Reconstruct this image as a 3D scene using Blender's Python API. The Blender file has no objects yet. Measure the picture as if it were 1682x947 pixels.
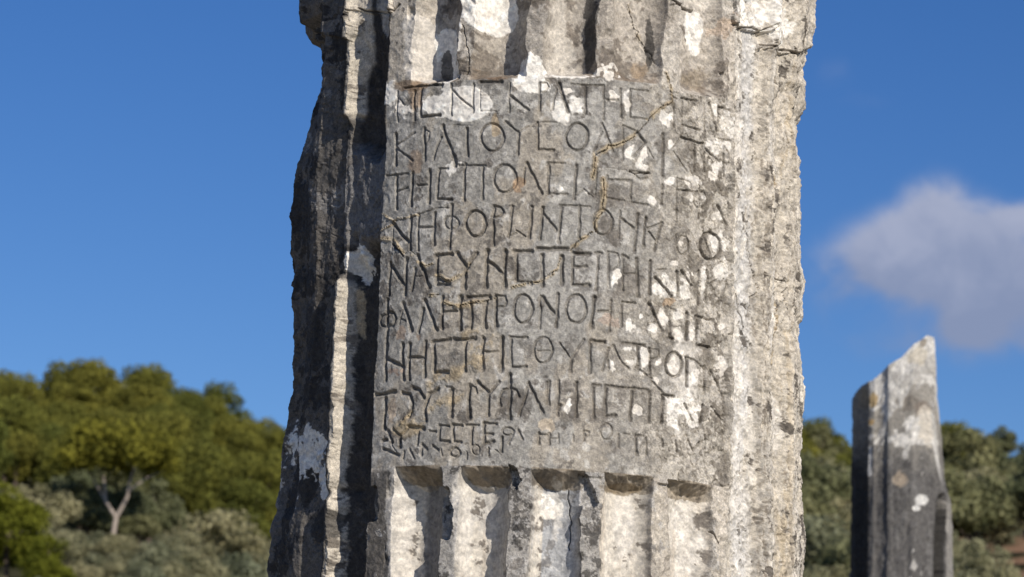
import bpy, math, random
import numpy as np
from mathutils import Matrix, Vector

# ------------------------------------------------------------------ camera
W, H, F = 1682.0, 947.0, 5100.0            # photo size and focal length in photo pixels
PITCH, YAW, ROLL = 0.21708278, -0.01274276, 0.03546797
CAM = np.array([0.0, -6.0, 1.6])
def _axes():
    f = np.array([math.sin(YAW)*math.cos(PITCH), math.cos(YAW)*math.cos(PITCH), math.sin(PITCH)])
    r = np.array([math.cos(YAW), -math.sin(YAW), 0.0]); u = np.cross(r, f)
    c, s = math.cos(ROLL), math.sin(ROLL)
    return c*r + s*u, -s*r + c*u, f
CR, CU, CF = _axes()
scene = bpy.context.scene
COL = scene.collection
cd = bpy.data.cameras.new('camera'); cam = bpy.data.objects.new('camera', cd); COL.objects.link(cam)
cd.sensor_width = 36.0; cd.lens = 36.0*F/W; cd.clip_start = 0.1; cd.clip_end = 6000
cam.matrix_world = Matrix(((CR[0], CU[0], -CF[0], CAM[0]), (CR[1], CU[1], -CF[1], CAM[1]), (CR[2], CU[2], -CF[2], CAM[2]), (0, 0, 0, 1)))
cd.dof.use_dof = True; cd.dof.focus_distance = 5.75; cd.dof.aperture_fstop = cd.lens/10.5
scene.camera = cam

def project(x, y, z):
    dx, dy, dz = x-CAM[0], y-CAM[1], z-CAM[2]
    d = dx*CF[0]+dy*CF[1]+dz*CF[2]
    return (W/2+F*(dx*CR[0]+dy*CR[1]+dz*CR[2])/d, H/2-F*(dx*CU[0]+dy*CU[1]+dz*CU[2])/d)
def ray(px, py):
    d = CF + CR*((px-W/2)/F) + CU*((H/2-py)/F)
    return d/np.linalg.norm(d)

# ------------------------------------------------------------------ light, sky
SUN_AZ, SUN_EL = math.radians(34), math.radians(31)     # azimuth measured from the camera's side (-y) towards +x
sd = np.array([math.sin(SUN_AZ)*math.cos(SUN_EL), -math.cos(SUN_AZ)*math.cos(SUN_EL), math.sin(SUN_EL)])
sl = bpy.data.lights.new('sun', 'SUN'); sl.energy = 4.9; sl.angle = math.radians(0.53); sl.color = (1.0, 0.93, 0.83)
so = bpy.data.objects.new('sun', sl); COL.objects.link(so); so.location = (20, -30, 30)
so.rotation_euler = Vector(sd).to_track_quat('Z', 'Y').to_euler()
scene.view_settings.view_transform = 'Standard'; scene.view_settings.look = 'None'
scene.view_settings.exposure = 0.0; scene.view_settings.gamma = 1.0

world = bpy.data.worlds.new('World'); scene.world = world; world.use_nodes = True
class NB:                                                # tiny node-tree helper
    def __init__(s, tree): s.t = tree; s.n = tree.nodes; s.l = tree.links
    def add(s, typ, ins=None, **kw):
        n = s.n.new(typ)
        for k, v in kw.items(): setattr(n, k, v)
        for k, v in (ins or {}).items():
            if isinstance(v, bpy.types.NodeSocket): s.l.new(v, n.inputs[k])
            else: n.inputs[k].default_value = v
        return n
    def math(s, op, a, b=0.0, c=None):
        i = {0: a, 1: b}
        if c is not None: i[2] = c
        return s.add('ShaderNodeMath', i, operation=op).outputs[0]
    def mix(s, f, a, b, mode='MIX'):
        n = s.n.new('ShaderNodeMix'); n.data_type = 'RGBA'; n.blend_type = mode
        for k, v in ((0, f), (6, a), (7, b)):
            if isinstance(v, bpy.types.NodeSocket): s.l.new(v, n.inputs[k])
            else: n.inputs[k].default_value = v if k == 0 else (tuple(v)+(1.0,))[:4]
        return n.outputs[2]
    def noise(s, vec, scale, detail=4, rough=0.55, dist=0.0):
        return s.add('ShaderNodeTexNoise', {'Vector': vec, 'Scale': scale, 'Detail': detail, 'Roughness': rough, 'Distortion': dist}).outputs['Fac']
    def ramp(s, fac, lo, hi):
        return s.add('ShaderNodeMapRange', {0: fac, 1: lo, 2: hi, 3: 0.0, 4: 1.0}, interpolation_type='SMOOTHSTEP').outputs[0]
def world_sky():
    b = NB(world.node_tree); b.n.clear()
    out = b.n.new('ShaderNodeOutputWorld')
    sky = b.add('ShaderNodeTexSky', sky_type='NISHITA', sun_disc=False, sun_elevation=SUN_EL,
                sun_rotation=math.atan2(sd[0], sd[1]), altitude=600.0, air_density=1.0, dust_density=0.15, ozone_density=3.2)
    tc = b.add('ShaderNodeTexCoord').outputs['Generated']
    c = ray(1560, 430)                                   # compass direction of the one cloud
    e1 = np.cross(c, [0, 0, 1]); e1 /= np.linalg.norm(e1); e2 = np.cross(e1, c)
    dot = lambda v: b.add('ShaderNodeVectorMath', {0: tc, 1: tuple(v)}, operation='DOT_PRODUCT').outputs['Value']
    dc = dot(c); u = b.math('DIVIDE', dot(e1*F/100), dc); v = b.math('DIVIDE', dot(e2*F/100), dc)   # units of 100 photo px
    vec = b.add('ShaderNodeCombineXYZ', {0: u, 1: v}).outputs[0]
    n1 = b.noise(vec, 1.0, 7, 0.56, .4); n2 = b.noise(vec, 0.45, 2, 0.5)
    tot = None
    for (x, y, rx, ry, a) in ((-.3, .8, .50, .52, .95), (-.95, .35, .5, .40, .5), (-1.05, -.1, .9, .6, .92), (.25, .25, .8, .7, .8), (1.05, .72, .55, .26, .62), (.8, -.5, .8, .75, .9), (-.2, -.1, .9, .5, .5), (.3, -1.0, .5, .4, .3),
                              (1.25, -.15, .6, .7, .6), (-.55, -1.3, 1.5, .38, .24), (-1.9, -.55, .45, .6, .14), (-2.0, 3.1, .55, .35, .14), (.3, -1.35, 1.2, .3, .18), (-1.4, 2.6, .9, .2, .08)):
        dx = b.math('MULTIPLY', b.math('SUBTRACT', u, x), 1/rx); dy = b.math('MULTIPLY', b.math('SUBTRACT', v, y), 1/ry)
        r2 = b.math('ADD', b.math('MULTIPLY', dx, dx), b.math('MULTIPLY', dy, dy))
        g = b.math('MULTIPLY', b.math('EXPONENT', b.math('MULTIPLY', r2, -1.0)), a)
        tot = g if tot is None else b.math('ADD', tot, g)
    nz = b.math('ADD', b.math('MULTIPLY', b.math('SUBTRACT', n1, 0.5), 1.5), b.math('MULTIPLY', b.math('SUBTRACT', n2, 0.5), 0.5))
    dens = b.math('ADD', tot, b.math('MULTIPLY', nz, b.math('MINIMUM', b.math('MULTIPLY', tot, 2.2), 1.0)))
    m = b.add('ShaderNodeMapRange', {0: dens, 1: 0.04, 2: 0.85, 3: 0.0, 4: 0.86}, interpolation_type='SMOOTHSTEP').outputs[0]
    front = b.math('GREATER_THAN', dc, 0.5)
    m = b.math('MULTIPLY', m, front)
    top = b.ramp(b.math('ADD', v, b.math('MULTIPLY', b.math('SUBTRACT', n1, .5), 3.2)), -.9, 1.3)
    ccol = b.mix(top, (2.8, 3.25, 4.7), (4.5, 4.8, 6.1))
    hs = b.add('ShaderNodeHueSaturation', {'Color': sky.outputs[0], 'Hue': .514, 'Saturation': 1.30, 'Value': 1.0}).outputs[0]
    col = b.mix(m, hs, ccol)
    bg = b.add('ShaderNodeBackground', {'Color': col, 'Strength': 0.094})
    b.l.new(bg.outputs[0], out.inputs[0])
world_sky()

# ------------------------------------------------------------------ helpers
def link(o, parent=None):
    COL.objects.link(o)
    if parent is not None: o.parent = parent
    return o
def tag(o, label=None, cat=None, group=None, kind=None):
    for k, v in (('label', label), ('category', cat), ('group', group), ('kind', kind)):
        if v: o[k] = v
    return o
def empty(name, loc=(0, 0, 0)):
    o = bpy.data.objects.new(name, None); o.location = loc; o.empty_display_size = 0.3
    return link(o)
def mesh_np(name, verts, quads, mat=None, col=None, smooth=True, tris=None):
    me = bpy.data.meshes.new(name)
    verts = np.asarray(verts, np.float32); quads = np.asarray(quads, np.int32).reshape(-1, 4)
    nt = 0 if tris is None else len(tris)
    me.vertices.add(len(verts)); me.vertices.foreach_set('co', verts.ravel())
    idx = quads.ravel(); 
    if nt: idx = np.concatenate([idx, np.asarray(tris, np.int32).ravel()])
    me.loops.add(len(idx)); me.loops.foreach_set('vertex_index', idx)
    me.polygons.add(len(quads)+nt)
    st = np.concatenate([np.arange(len(quads))*4, len(quads)*4+np.arange(nt)*3]).astype(np.int32)
    me.polygons.foreach_set('loop_start', st)
    me.update(calc_edges=True)
    me.polygons.foreach_set('use_smooth', np.full(len(quads)+nt, smooth))
    if col is not None:
        a = me.color_attributes.new('tone', 'FLOAT_COLOR', 'POINT')
        c4 = np.zeros((len(verts), 4), np.float32); col = np.asarray(col, np.float32); c4[:, :col.shape[1]] = col
        a.data.foreach_set('color', c4.ravel())
    if mat: me.materials.append(mat)
    return me
def obj(name, me, parent=None): return link(bpy.data.objects.new(name, me), parent)
def sstep(a, b, x):
    t = np.clip((x-a)/(b-a), 0, 1); return t*t*(3-2*t)

def bspl(x, n):                                           # cubic b-spline weight matrix: sample positions x on a lattice of n
    i = np.floor(x).astype(int); f = x-i; M = np.zeros((len(x), n), np.float32); r = np.arange(len(x))
    for k, w in enumerate(((1-f)**3/6, (3*f**3-6*f**2+4)/6, (-3*f**3+3*f**2+3*f+1)/6, f**3/6)): M[r, i+k] += w
    return M
def vnoise(S1, Z1, ls, lz, seed):                         # smooth noise on a separable grid, about -1..1
    rg = np.random.default_rng(seed)
    a = (Z1-Z1.min())/lz; b = (S1-S1.min())/ls
    na, nb = int(a.max())+5, int(b.max())+5
    L = rg.standard_normal((na, nb)).astype(np.float32)
    return (bspl(a, na) @ L @ bspl(b, nb).T)*1.6
def fbm(S1, Z1, ls, lz, seed, octv=4, gain=0.5):
    o = 0; amp = 1; tot = 0
    for k in range(octv):
        o = o + amp*vnoise(S1, Z1, ls/2**k, lz/2**k, seed*31+k); tot += amp*amp; amp *= gain
    return o/math.sqrt(tot)

# ------------------------------------------------------------------ stone material
def stone_material(name, bump=1.0, scale=1.0):
    m = bpy.data.materials.new(name); m.use_nodes = True; b = NB(m.node_tree); b.n.clear()
    out = b.n.new('ShaderNodeOutputMaterial')
    tc = b.add('ShaderNodeTexCoord').outputs['Object']
    atn = b.add('ShaderNodeAttribute', attribute_name='tone'); at = atn.outputs['Color']; grit = b.math('SUBTRACT', 1.0, b.math('MULTIPLY', atn.outputs['Alpha'], .8))
    fine = b.noise(tc, 420*scale, 3, 0.7); med = b.noise(tc, 130*scale, 4, 0.65)
    spk = b.ramp(b.noise(tc, 210*scale, 4, 0.75), 0.56, 0.61)
    wsp = b.ramp(b.noise(b.add('ShaderNodeVectorMath', {0: tc, 1: (3, 7, 1)}, operation='ADD').outputs[0], 230*scale, 4, 0.7), 0.60, 0.66)
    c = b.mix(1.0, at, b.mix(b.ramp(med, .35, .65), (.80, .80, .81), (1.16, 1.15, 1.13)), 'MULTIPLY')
    c = b.mix(grit, c, b.mix(1.0, c, b.mix(b.ramp(fine, .34, .66), (.72, .72, .73), (1.22, 1.21, 1.18)), 'MULTIPLY'))
    c = b.mix(b.math('MULTIPLY', b.math('MULTIPLY', spk, grit), 0.62), c, b.mix(1.0, c, (.35, .33, .31), 'MULTIPLY'))
    c = b.mix(b.math('MULTIPLY', b.math('MULTIPLY', wsp, grit), 0.35), c, b.mix(1.0, c, (1.6, 1.58, 1.55), 'MULTIPLY'))
    h = b.math('ADD', fine, b.math('MULTIPLY', med, 0.5))
    bp = b.add('ShaderNodeBump', {'Height': h, 'Strength': b.math('MULTIPLY', grit, 0.65*bump), 'Distance': 0.0026/scale}).outputs[0]
    bs = b.add('ShaderNodeBsdfPrincipled', {'Base Color': c, 'Roughness': 0.9, 'Normal': bp, 'Specular IOR Level': 0.25})
    b.l.new(bs.outputs[0], out.inputs[0]); return m
STONE = stone_material('weathered_marble')

# ------------------------------------------------------------------ the inscribed column
R = 0.5
PITCHF = 15.0; PHI0 = 2.6                                 # 24 flutes
def pix2cyl(px, py):                                      # photograph point -> (arc length s, height z) on the shaft
    px = np.asarray(px, float); py = np.asarray(py, float)
    d = CF[None]+CR[None]*((px.ravel()-W/2)/F)[:, None]+CU[None]*((H/2-py.ravel())/F)[:, None]
    a = d[:, 0]**2+d[:, 1]**2; b_ = CAM[0]*d[:, 0]+CAM[1]*d[:, 1]; c = CAM[0]**2+CAM[1]**2-R*R
    D = np.maximum(b_*b_-a*c, 0); t = (-b_-np.sqrt(D))/a
    x = CAM[0]+t*d[:, 0]; y = CAM[1]+t*d[:, 1]; z = CAM[2]+t*d[:, 2]
    return R*np.arctan2(x, -y), z
def deg(a): return math.radians(a)*R
# grid
ZT, ZB = 3.565, 2.20
Z1 = np.linspace(ZT, ZB, 930)
S1 = np.concatenate([np.linspace(deg(-42), deg(50), 640), np.linspace(deg(50), deg(100), 190)[1:], np.linspace(deg(100), deg(258), 60)[1:],
                     np.linspace(deg(258), deg(318), 250)[1:]])[:-1]
wrapS = np.where(S1 > deg(200), S1-2*math.pi*R, S1)       # -> continuous around the front
order = np.argsort(wrapS); S1 = wrapS[order]              # from about -100 deg, through the front, to 200 deg
NZ, NS = len(Z1), len(S1)
PHI = np.degrees(S1/R)
Sg, Zg = np.meshgrid(S1, Z1)
Pg = np.broadcast_to(PHI, Sg.shape)
X0, Y0 = R*np.sin(S1/R), -R*np.cos(S1/R)
PX, PY = project(X0[None, :], Y0[None, :], Z1[:, None])
front = (np.abs(PHI) < 86)[None, :]

def N(ls, lz, seed, o=4, g=0.5): return fbm(S1, Z1, ls, lz, seed, o, g)
nA = N(.10, .10, 1); nB = N(.03, .03, 2); nC = N(.010, .012, 3, 3); nV = N(.012, .07, 4, 4); nD = N(.05, .12, 5); nE = N(.022, .022, 6, 5, .72); nH = N(.05, .05, 9, 6, .68)
nF = N(.006, .006, 7, 2); nG = N(.2, .25, 8, 3); nW = N(.007, .05, 11, 4, .65); nS = N(.013, .24, 12, 4, .62)

# zone outlines (photo rows at the panel's edge)
def yline(pts): xs, ys = zip(*pts); return lambda x: np.interp(x, xs, ys)
ytop = yline([(500, 160), (640, 146), (700, 137), (742, 134), (760, 131), (860, 126), (990, 128), (1010, 131), (1090, 138), (1110, 150), (1200, 164), (1330, 200)])
ybot = yline([(500, 775), (620, 768), (740, 765), (860, 768), (985, 776), (1070, 784), (1180, 798), (1330, 820)])
PHL, PHR = -39.4, 41.5
pan_phi = sstep(PHL-.25, PHL+.1, Pg+.12*nC)*(1-sstep(PHR-1.0, PHR+1.5, Pg+.8*nB))
below = PY-ybot(PX); above = ytop(PX)-PY                  # px under / over the panel
blank = pan_phi*(below < 0)*(above < 0)                    # the smooth inscribed field

# flutes
K = np.round((Pg-PHI0)/PITCHF)
K = np.where((Pg > -54.5) & (Pg < -37), -3, K); loc = Pg-PHI0-K*PITCHF
loc = np.where(K == -3, (loc+3.9)/1.22, loc)
def row_noise(l, seed): return fbm(np.array([0., 1.]), Z1, 1, l, seed, 4)[:, :1]
half = 5.5+.0*Pg
wob = np.zeros_like(Pg); wobc = np.zeros_like(Pg)
for k in range(-8, 16):
    m = K == k
    wob = np.where(m, .30*row_noise(.06, 100+k)+.12*row_noise(.02, 160+k), wob)
    wobc = np.where(m, .25*row_noise(.09, 130+k), wobc)
t = np.abs((loc-wobc)/(half+wob+.16*nB+.1*nC))
prof = np.clip(1-t**2.4, 0, 1)**0.56
depth = np.full_like(Pg, .050)
kk = K
# wear by flute
def kset(k, v): 
    global depth
    depth = np.where(kk == k, v, depth)
kset(0-3, .040)  # placeholder keeps order clear
kset(-4, .033); kset(-5, .014); kset(-6, .012); kset(-7, .015)
kset(3, .030); kset(4, .013+.004*nD); kset(5, .010+.004*nD); kset(6, .010); kset(7, .010); kset(8, .02)
fill = ((kk == -3)*0.0)
# flute numbers: -4 centre -57.4, -3 centre -42.4, -2 -27.4, -1 -12.4, 0 +2.6, 1 17.6, 2 32.6, 3 47.6
depth = np.where(kk == -3, .050-.026*(1-sstep(20, 170, PY)), depth); depth = np.where(kk == -4, .012+.003*nA, depth)
depth = np.where(kk == 3, .020+.003*nD, depth); depth = np.where(kk == 4, .017+.003*nD, depth)
depth = np.where(kk == 2, .030, depth); depth = np.where(kk == 1, .036, depth); depth = np.where(kk == 0, .043, depth)
# flute -3 is filled in beside lines 3-5
f3 = (kk == -3)*sstep(225, 260, PY+8*nB)*(1-sstep(380, 425, PY+14*nB))
depth = depth*(1-.72*f3)
ramp_b = np.clip((below-1.5*nC)/27.0, 0, 1)**0.8           # slanted end of the lower flutes
ramp_t = np.clip((above+1.5*nC)/16.0, 0, 1)
inpan = (kk >= -2) & (kk <= 2)
axial = np.where(inpan, np.where(below > 0, ramp_b, np.where(above > 0, ramp_t, 0)), 1-(kk == -3)*pan_phi)
r = np.full_like(Pg, R)
cut = depth*prof*axial
cut = np.where(inpan & (below > 0), np.minimum(depth*prof, .00155*np.clip(below-1.5*nC+2*nB, 0, None)), cut)   # slanted, scalloped ends
r -= cut
# silhouettes
lx = yline([(-60, 505), (0, 500), (40, 500), (58, 504), (68, 527), (140, 530), (165, 522), (200, 510), (250, 498), (280, 486), (330, 480), (400, 474), (430, 473), (455, 482), (520, 481), (570, 481), (590, 484), (650, 480), (700, 472), (740, 465), (800, 462), (850, 455), (870, 446), (947, 441), (1000, 440)])
rx = yline([(-60, 1334), (0, 1334), (80, 1330), (110, 1326), (118, 1323), (124, 1327), (180, 1327), (195, 1319), (205, 1311), (262, 1308), (270, 1314), (450, 1316), (470, 1321), (500, 1318), (528, 1317), (540, 1310), (560, 1311), (600, 1314), (650, 1316), (780, 1314), (840, 1316), (880, 1320), (915, 1321), (947, 1318), (1000, 1318)])
ax0 = project(0, 0, Z1)[0]
yy = project(np.full(NZ, -.498), np.full(NZ, 0.), Z1)[1]; yr = project(np.full(NZ, .498), np.full(NZ, 0.), Z1)[1]
eL = project(np.full(NZ, R*math.sin(math.radians(-85.2))), np.full(NZ, -R*math.cos(math.radians(85.2))), Z1)[0]
eR = project(np.full(NZ, R*math.sin(math.radians(85.2))), np.full(NZ, -R*math.cos(math.radians(85.2))), Z1)[0]
ratL = (ax0-lx(yy))/(ax0-eL); ratR = (rx(yr)-ax0)/(eR-ax0)
wl = sstep(60, 76, -Pg); wr = sstep(64, 78, Pg)*(1-sstep(120, 170, Pg))
r *= 1+(ratL[:, None]-1)*wl+(ratR[:, None]-1)*wr
r += .0035*sstep(66, 76, -Pg)*nB*1.0+.0012*sstep(50, 70, Pg)*nB
# worn left arris (no sunlit edge between these rows), leftover lit edge above and below
a51 = np.exp(-((Pg+53.2)/3.6)**2)
r -= .018*a51*sstep(182, 200, PY+6*nC)*(1-sstep(448, 466, PY+5*nC))
r -= .006*a51*np.clip(nD, 0, 2)
a51n = np.exp(-((Pg+53)/1.8)**2); r -= .012*a51n*np.exp(-((PY-808)/12)**2)
# thick upper courses left over at the very top
def inside(poly, soft=1.5):
    """mask of a photo-pixel polygon, evaluated on the shaft's own surface grid, with a ragged edge"""
    x = PX+soft*nC*1.5; y = PY+soft*nE*1.5; n = len(poly); c = np.zeros(x.shape, bool)
    xs = [p[0] for p in poly]; ys = [p[1] for p in poly]
    for i in range(n):
        x1, y1 = poly[i]; x2, y2 = poly[(i+1) % n]
        if y1 == y2: continue
        c ^= ((y1 > y) != (y2 > y)) & (x < (x2-x1)*(y-y1)/(y2-y1)+x1)
    return c & front
r += .010*inside([(470, -90), (470, 60), (520, 66), (532, 58), (575, 64), (575, 14), (610, 18), (648, 18), (648, -90)], 2)*(1-prof*.6)
r += .008*inside([(1203, 40), (1262, 52), (1268, 38), (1275, 44), (1268, 58), (1262, 78), (1312, 88), (1350, 70), (1350, -90), (1203, -90)], 2)
r += .004*inside([(1104, -90), (1104, 4), (1128, 10), (1152, 12), (1160, -90)], 1.5)

# ---- carved strokes, traced line by line: block letter = corner of the tracing window
BL = dict(A=(620, 120), B=(900, 120), C=(610, 250), D=(900, 250), E=(610, 400), F=(900, 400), G=(610, 540), H=(900, 540), I=(610, 670), J=(900, 670))
T = {
'A': """2 185,170 185,440|2 185,210 245,290|1.5 245,290 335,180|3 340,170 340,425|3 400,140 400,400 580,388|3 250,128 400,118 590,104|2 588,80 588,130|2 680,100 680,390|2.2 690,160 870,320|2 885,100 875,360|1.2 950,130 945,350 1095,345|1 950,205 1060,205|3 950,80 1140,78|1.8 1220,90 1215,360|2.5 1225,210 1390,335|1 1225,200 1330,100|2.5 1495,90 1495,345|1.8 1495,92 1560,92 1577,130 1545,172 1500,182|
3 170,560 170,845|2 175,660 240,625 340,550|2.5 180,690 320,805|3 430,510 430,800|1.5 435,515 480,540 470,620 435,650|3.2 600,490 640,610 700,760|4 700,760 712,850|2.2 590,590 545,680 515,790|3 820,510 825,760|1 690,490 880,480|o2.6 1055,590 103 125|2.5 1180,450 1300,545|1.5 1390,490 1300,545|2.5 1300,545 1290,750|2.5 1475,450 1475,705 1620,708|1.6 1480,450 1650,450|1.2 700,480 760,470""",
'B': """3 100,90 145,220 190,355|2 85,150 40,340|1 60,250 145,245|2 215,100 500,112|2.5 345,120 348,370|2 515,110 515,430|2.2 545,245 650,250|2 670,145 672,400|2 760,150 760,408 920,425|1.6 770,150 930,165|2 1165,280 1160,490|1.5 1130,205 1190,240|1.5 1240,230 1235,470|2.2 1240,235 1370,255|1 1240,350 1330,360|2 1240,480 1400,520|1.6 1440,280 1445,590|2 1485,280 1520,400 1560,560|1.6 1568,300 1565,560|2 1575,310 1680,340|
o2.6 268,585 100 125|2 500,460 550,580 600,720|1.7 505,540 420,720|2 690,480 690,800|2 690,480 830,540|3 820,540 890,640|2 890,640 800,760|1.6 920,680 975,780|2.8 1060,560 1060,940|1.6 1230,580 1150,690|1.5 1160,720 1280,900|2.5 1230,590 1430,650|2.8 1355,650 1355,900|1.6 1440,640 1440,900|2 1450,700 1580,810|2.5 1620,750 1620,940|1.6 1570,600 1680,620""",
'C': """2 135,215 240,206 340,195|3 235,215 230,520|3 378,185 365,490|2 240,360 330,322|2 420,300 510,296|3 535,165 530,465|2.6 620,170 605,428 735,430|2 620,155 700,152|2.6 860,110 855,440|2.2 800,120 1050,120|2.6 1025,130 1020,430|o2.6 1228,240 103 128|3 1430,100 1500,240 1565,380|2 1415,150 1393,290|2.6 1630,100 1630,380|2 1632,100 1681,97|2 1632,380 1681,380|1 1640,215 1681,215|
1.5 200,640 190,890|3.6 200,660 330,820|3 365,590 350,890|2.6 435,570 430,900|2.8 580,560 572,850|2.4 440,690 575,690|1.5 440,570 520,540 590,515 710,505|2.6 740,480 720,890|o2 735,650 65 60|o3 960,655 90 120|3 1125,500 1120,850|2.4 1130,495 1190,505 1212,545 1180,590 1130,600|2.5 1295,495 1285,640 1262,775|1.8 1262,772 1335,742|1.8 1335,720 1420,775|3 1475,500 1455,790|3 1578,510 1550,800|2.6 1580,570 1681,690|1.6 1270,492 1310,492""",
'D': """2 8,110 8,380|1.8 5,95 160,100|1.2 15,215 90,215|2 5,380 180,385|2.6 265,120 240,430|1.6 245,410 330,340 410,400|2 455,140 430,380|2.1 545,220 530,408 700,442|2 555,250 740,255|1 540,140 720,160|2 765,260 760,455 920,482|2.2 750,170 840,178 930,192|1.8 800,210 850,245 920,235|2 1055,300 1050,480|1.6 1190,230 1185,640|1.6 1195,240 1310,270 1330,330|2 1190,345 1430,365|o1.6 1400,430 60 80|1.6 1400,230 1390,620|2 1530,480 1490,620|2.6 1570,480 1660,680|
2.6 0,620 80,720|2.6 125,500 105,830|2 110,490 390,500|2.6 292,500 287,790|o2.6 505,640 90 118|2 665,540 652,780|2.5 680,610 790,700|2.6 830,570 800,900|2.5 905,600 880,870|2 920,700 1050,650|2 930,730 1010,830|2.6 1045,650 1010,800 980,900|1.6 1180,760 1190,900|o1.6 1240,850 55 85|o2.8 1495,860 95 125|2 1440,780 1520,1000""",
'E': """3.2 175,170 160,470|3.6 190,210 290,370|3.6 325,140 307,465|3.6 425,110 480,250 530,395|2.6 405,230 370,430|1.5 410,300 480,290|3.6 605,110 600,378 715,372|3.4 590,110 735,100|3 610,325 720,358|3.8 785,90 862,200|3 965,85 870,225|3.8 862,200 850,410|3.8 1065,65 1050,400|3.6 1070,160 1210,272|3.8 1230,65 1225,390|3 1330,80 1335,330|3.6 1315,75 1475,75|2.2 1335,345 1470,352 1470,380|3.6 1530,50 1681,50|3.6 1570,110 1575,390|
3.6 150,510 145,720 138,940|2.4 135,650 90,665 78,710 85,750 130,765|3 150,620 200,635 218,690 190,755 150,750|3.6 295,550 370,800|2 265,690 310,712|1.6 290,600 245,740|3.6 490,520 595,790|3 470,600 435,815|3 655,490 650,780|2.4 660,628 790,620|3.6 820,490 820,785|3.2 880,490 1080,490|3.2 920,540 915,775|3.6 1045,540 1045,770|3.6 1140,490 1150,760|2.2 1140,478 1225,485 1245,530 1225,575 1165,585|o2.6 1395,600 85 130|2.2 1560,480 1545,780|3.2 1575,490 1681,640""",
'F': """3.6 0,55 170,50|3.6 130,120 130,370|3 230,90 230,378 375,382|3.6 230,85 385,97|2.6 240,215 350,208|2.4 470,90 450,420|2.6 440,85 495,90|2.2 555,80 560,400|1.8 560,80 640,90 662,140 655,200 600,235|2.6 690,108 740,130|2 690,120 690,420|1.8 690,270 820,270|3 820,140 830,480|3 945,160 940,460|2.8 990,310 1140,480|1.6 1000,240 1090,230|2.8 1190,250 1200,480|2.4 1230,250 1320,380|2.2 1390,250 1380,560|2 1470,250 1470,550|1.6 1480,370 1560,330|
3 0,560 45,645|3 90,470 78,760|o2.6 260,600 92 130|3.4 430,490 415,640 400,770|2.2 460,620 560,620|2.2 580,520 570,800|2.2 680,760 680,530 800,547|2.8 930,550 980,650 1050,800|1.6 910,800 925,730 990,720|3 1130,720 1120,860 1150,880|2.2 1110,580 1180,612|3.4 1280,640 1280,880|2.4 1360,670 1530,702|2.2 1370,700 1370,880""",
'G': """3.6 135,180 130,470|3.8 140,270 290,352|3.6 285,140 290,460|3.2 350,140 345,460|3 345,265 480,265|3.2 495,125 490,440|3.7 575,125 575,402 695,400|3.4 565,122 720,100|3.6 755,95 850,98 945,92|3.4 865,110 850,385|3.6 1028,90 1015,380|2.2 1040,210 1180,212|4 1200,85 1195,385|2.4 1285,80 1285,352 1420,350|2.4 1275,75 1430,80|o2.2 1580,195 85 120|1.6 1530,200 1640,202|
3.6 30,605 120,600 210,578|4 125,640 120,910|3.6 290,592 350,600 382,680 370,750 345,795|3.6 380,540 440,560 478,632|3.6 610,552 530,600 495,720 497,845|3 350,890 420,900 480,908|2 690,535 740,540|3.8 740,560 735,800|3.6 897,530 900,810|2 900,520 960,545 970,590|3.2 980,490 1072,580|2.6 1182,490 1080,600|3 1075,600 1072,800|3.6 1275,420 1270,825|2.6 1190,700 1178,630 1215,560 1275,542 1330,560 1356,612|3.1 1450,500 1515,640 1575,770|2.6 1440,540 1360,800|2.6 1620,490 1620,690""",
'H': """2 110,130 215,280|2.2 330,100 215,270|2.6 215,270 208,400|3.2 400,115 520,122|3 390,130 385,400|2.2 600,150 690,310 740,360|2.1 560,180 500,380|2.4 555,290 558,360|2.6 690,130 890,152|3.2 830,160 835,350|2.6 935,180 940,420|1.6 940,180 1020,190 1020,260 950,280|o2.8 1160,330 78 112|3.1 1280,270 1280,520|2 1280,260 1360,290 1432,360|2.6 1440,350 1440,590|2.6 1380,145 1490,172|2.2 1500,380 1560,500 1620,640|2 810,350 960,460|
2.2 15,480 10,700|2.4 100,480 90,800|3.4 95,740 110,710|2.6 265,490 260,800|2.6 420,520 425,820|2.4 420,515 480,520|3.2 535,530 530,800 620,802|2.6 530,522 800,547|3 780,560 760,840|2.2 800,545 920,562|2.6 940,580 930,860|3 1060,600 1050,860|2.6 1050,602 1160,625|2 1260,690 1330,840|2.6 1430,700 1400,860|1.8 1500,710 1620,860|2 960,480 1060,590""",
'I': """3 150,210 190,310|3.2 105,300 140,290|3 200,190 260,250 330,190|3.6 260,250 262,350|3.6 340,170 400,182 480,190|2.6 430,210 418,340|2.2 540,215 590,222|2.6 620,165 625,300 710,306|2.2 620,165 710,170|2.6 755,160 755,305 825,312|2.6 745,155 830,157|2.2 870,155 990,157|2.6 925,170 925,330|3 1040,140 1040,320 1120,310|2.6 1040,135 1150,147|2.4 1050,240 1110,245|o2.2 1255,215 50 35|3 1200,270 1195,400|2.2 1350,200 1395,285|2.6 1540,230 1540,330|2.4 1540,250 1640,255|2.2 1635,270 1635,340|2 1300,240 1260,330|
3 110,380 240,430|2.2 350,380 390,460|2.6 460,340 500,380|2.6 460,360 460,430|2.6 560,350 610,385|o2.2 770,405 42 42|o1.6 960,380 36 45|1.4 870,400 870,480|1.8 1080,360 1080,430|2 300,400 290,460|1.5 180,330 230,400|1.6 640,380 650,440|1.5 1140,380 1190,430""",
'J': """2 10,240 10,330|1.6 10,280 90,285|1.6 95,240 95,330|2 330,210 335,300|1.8 340,210 380,220 370,255 340,262|o1.6 540,215 55 75|2.4 810,250 820,430|1.8 810,250 880,255|2 905,270 905,430|1.8 650,240 650,350|1.6 690,230 750,240|2 1050,280 1060,350|1.6 230,250 235,310|1.8 1180,300 1190,400|1.6 1290,300 1340,400|1.8 1450,250 1450,380|2 1350,380 1400,320""",
}
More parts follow.
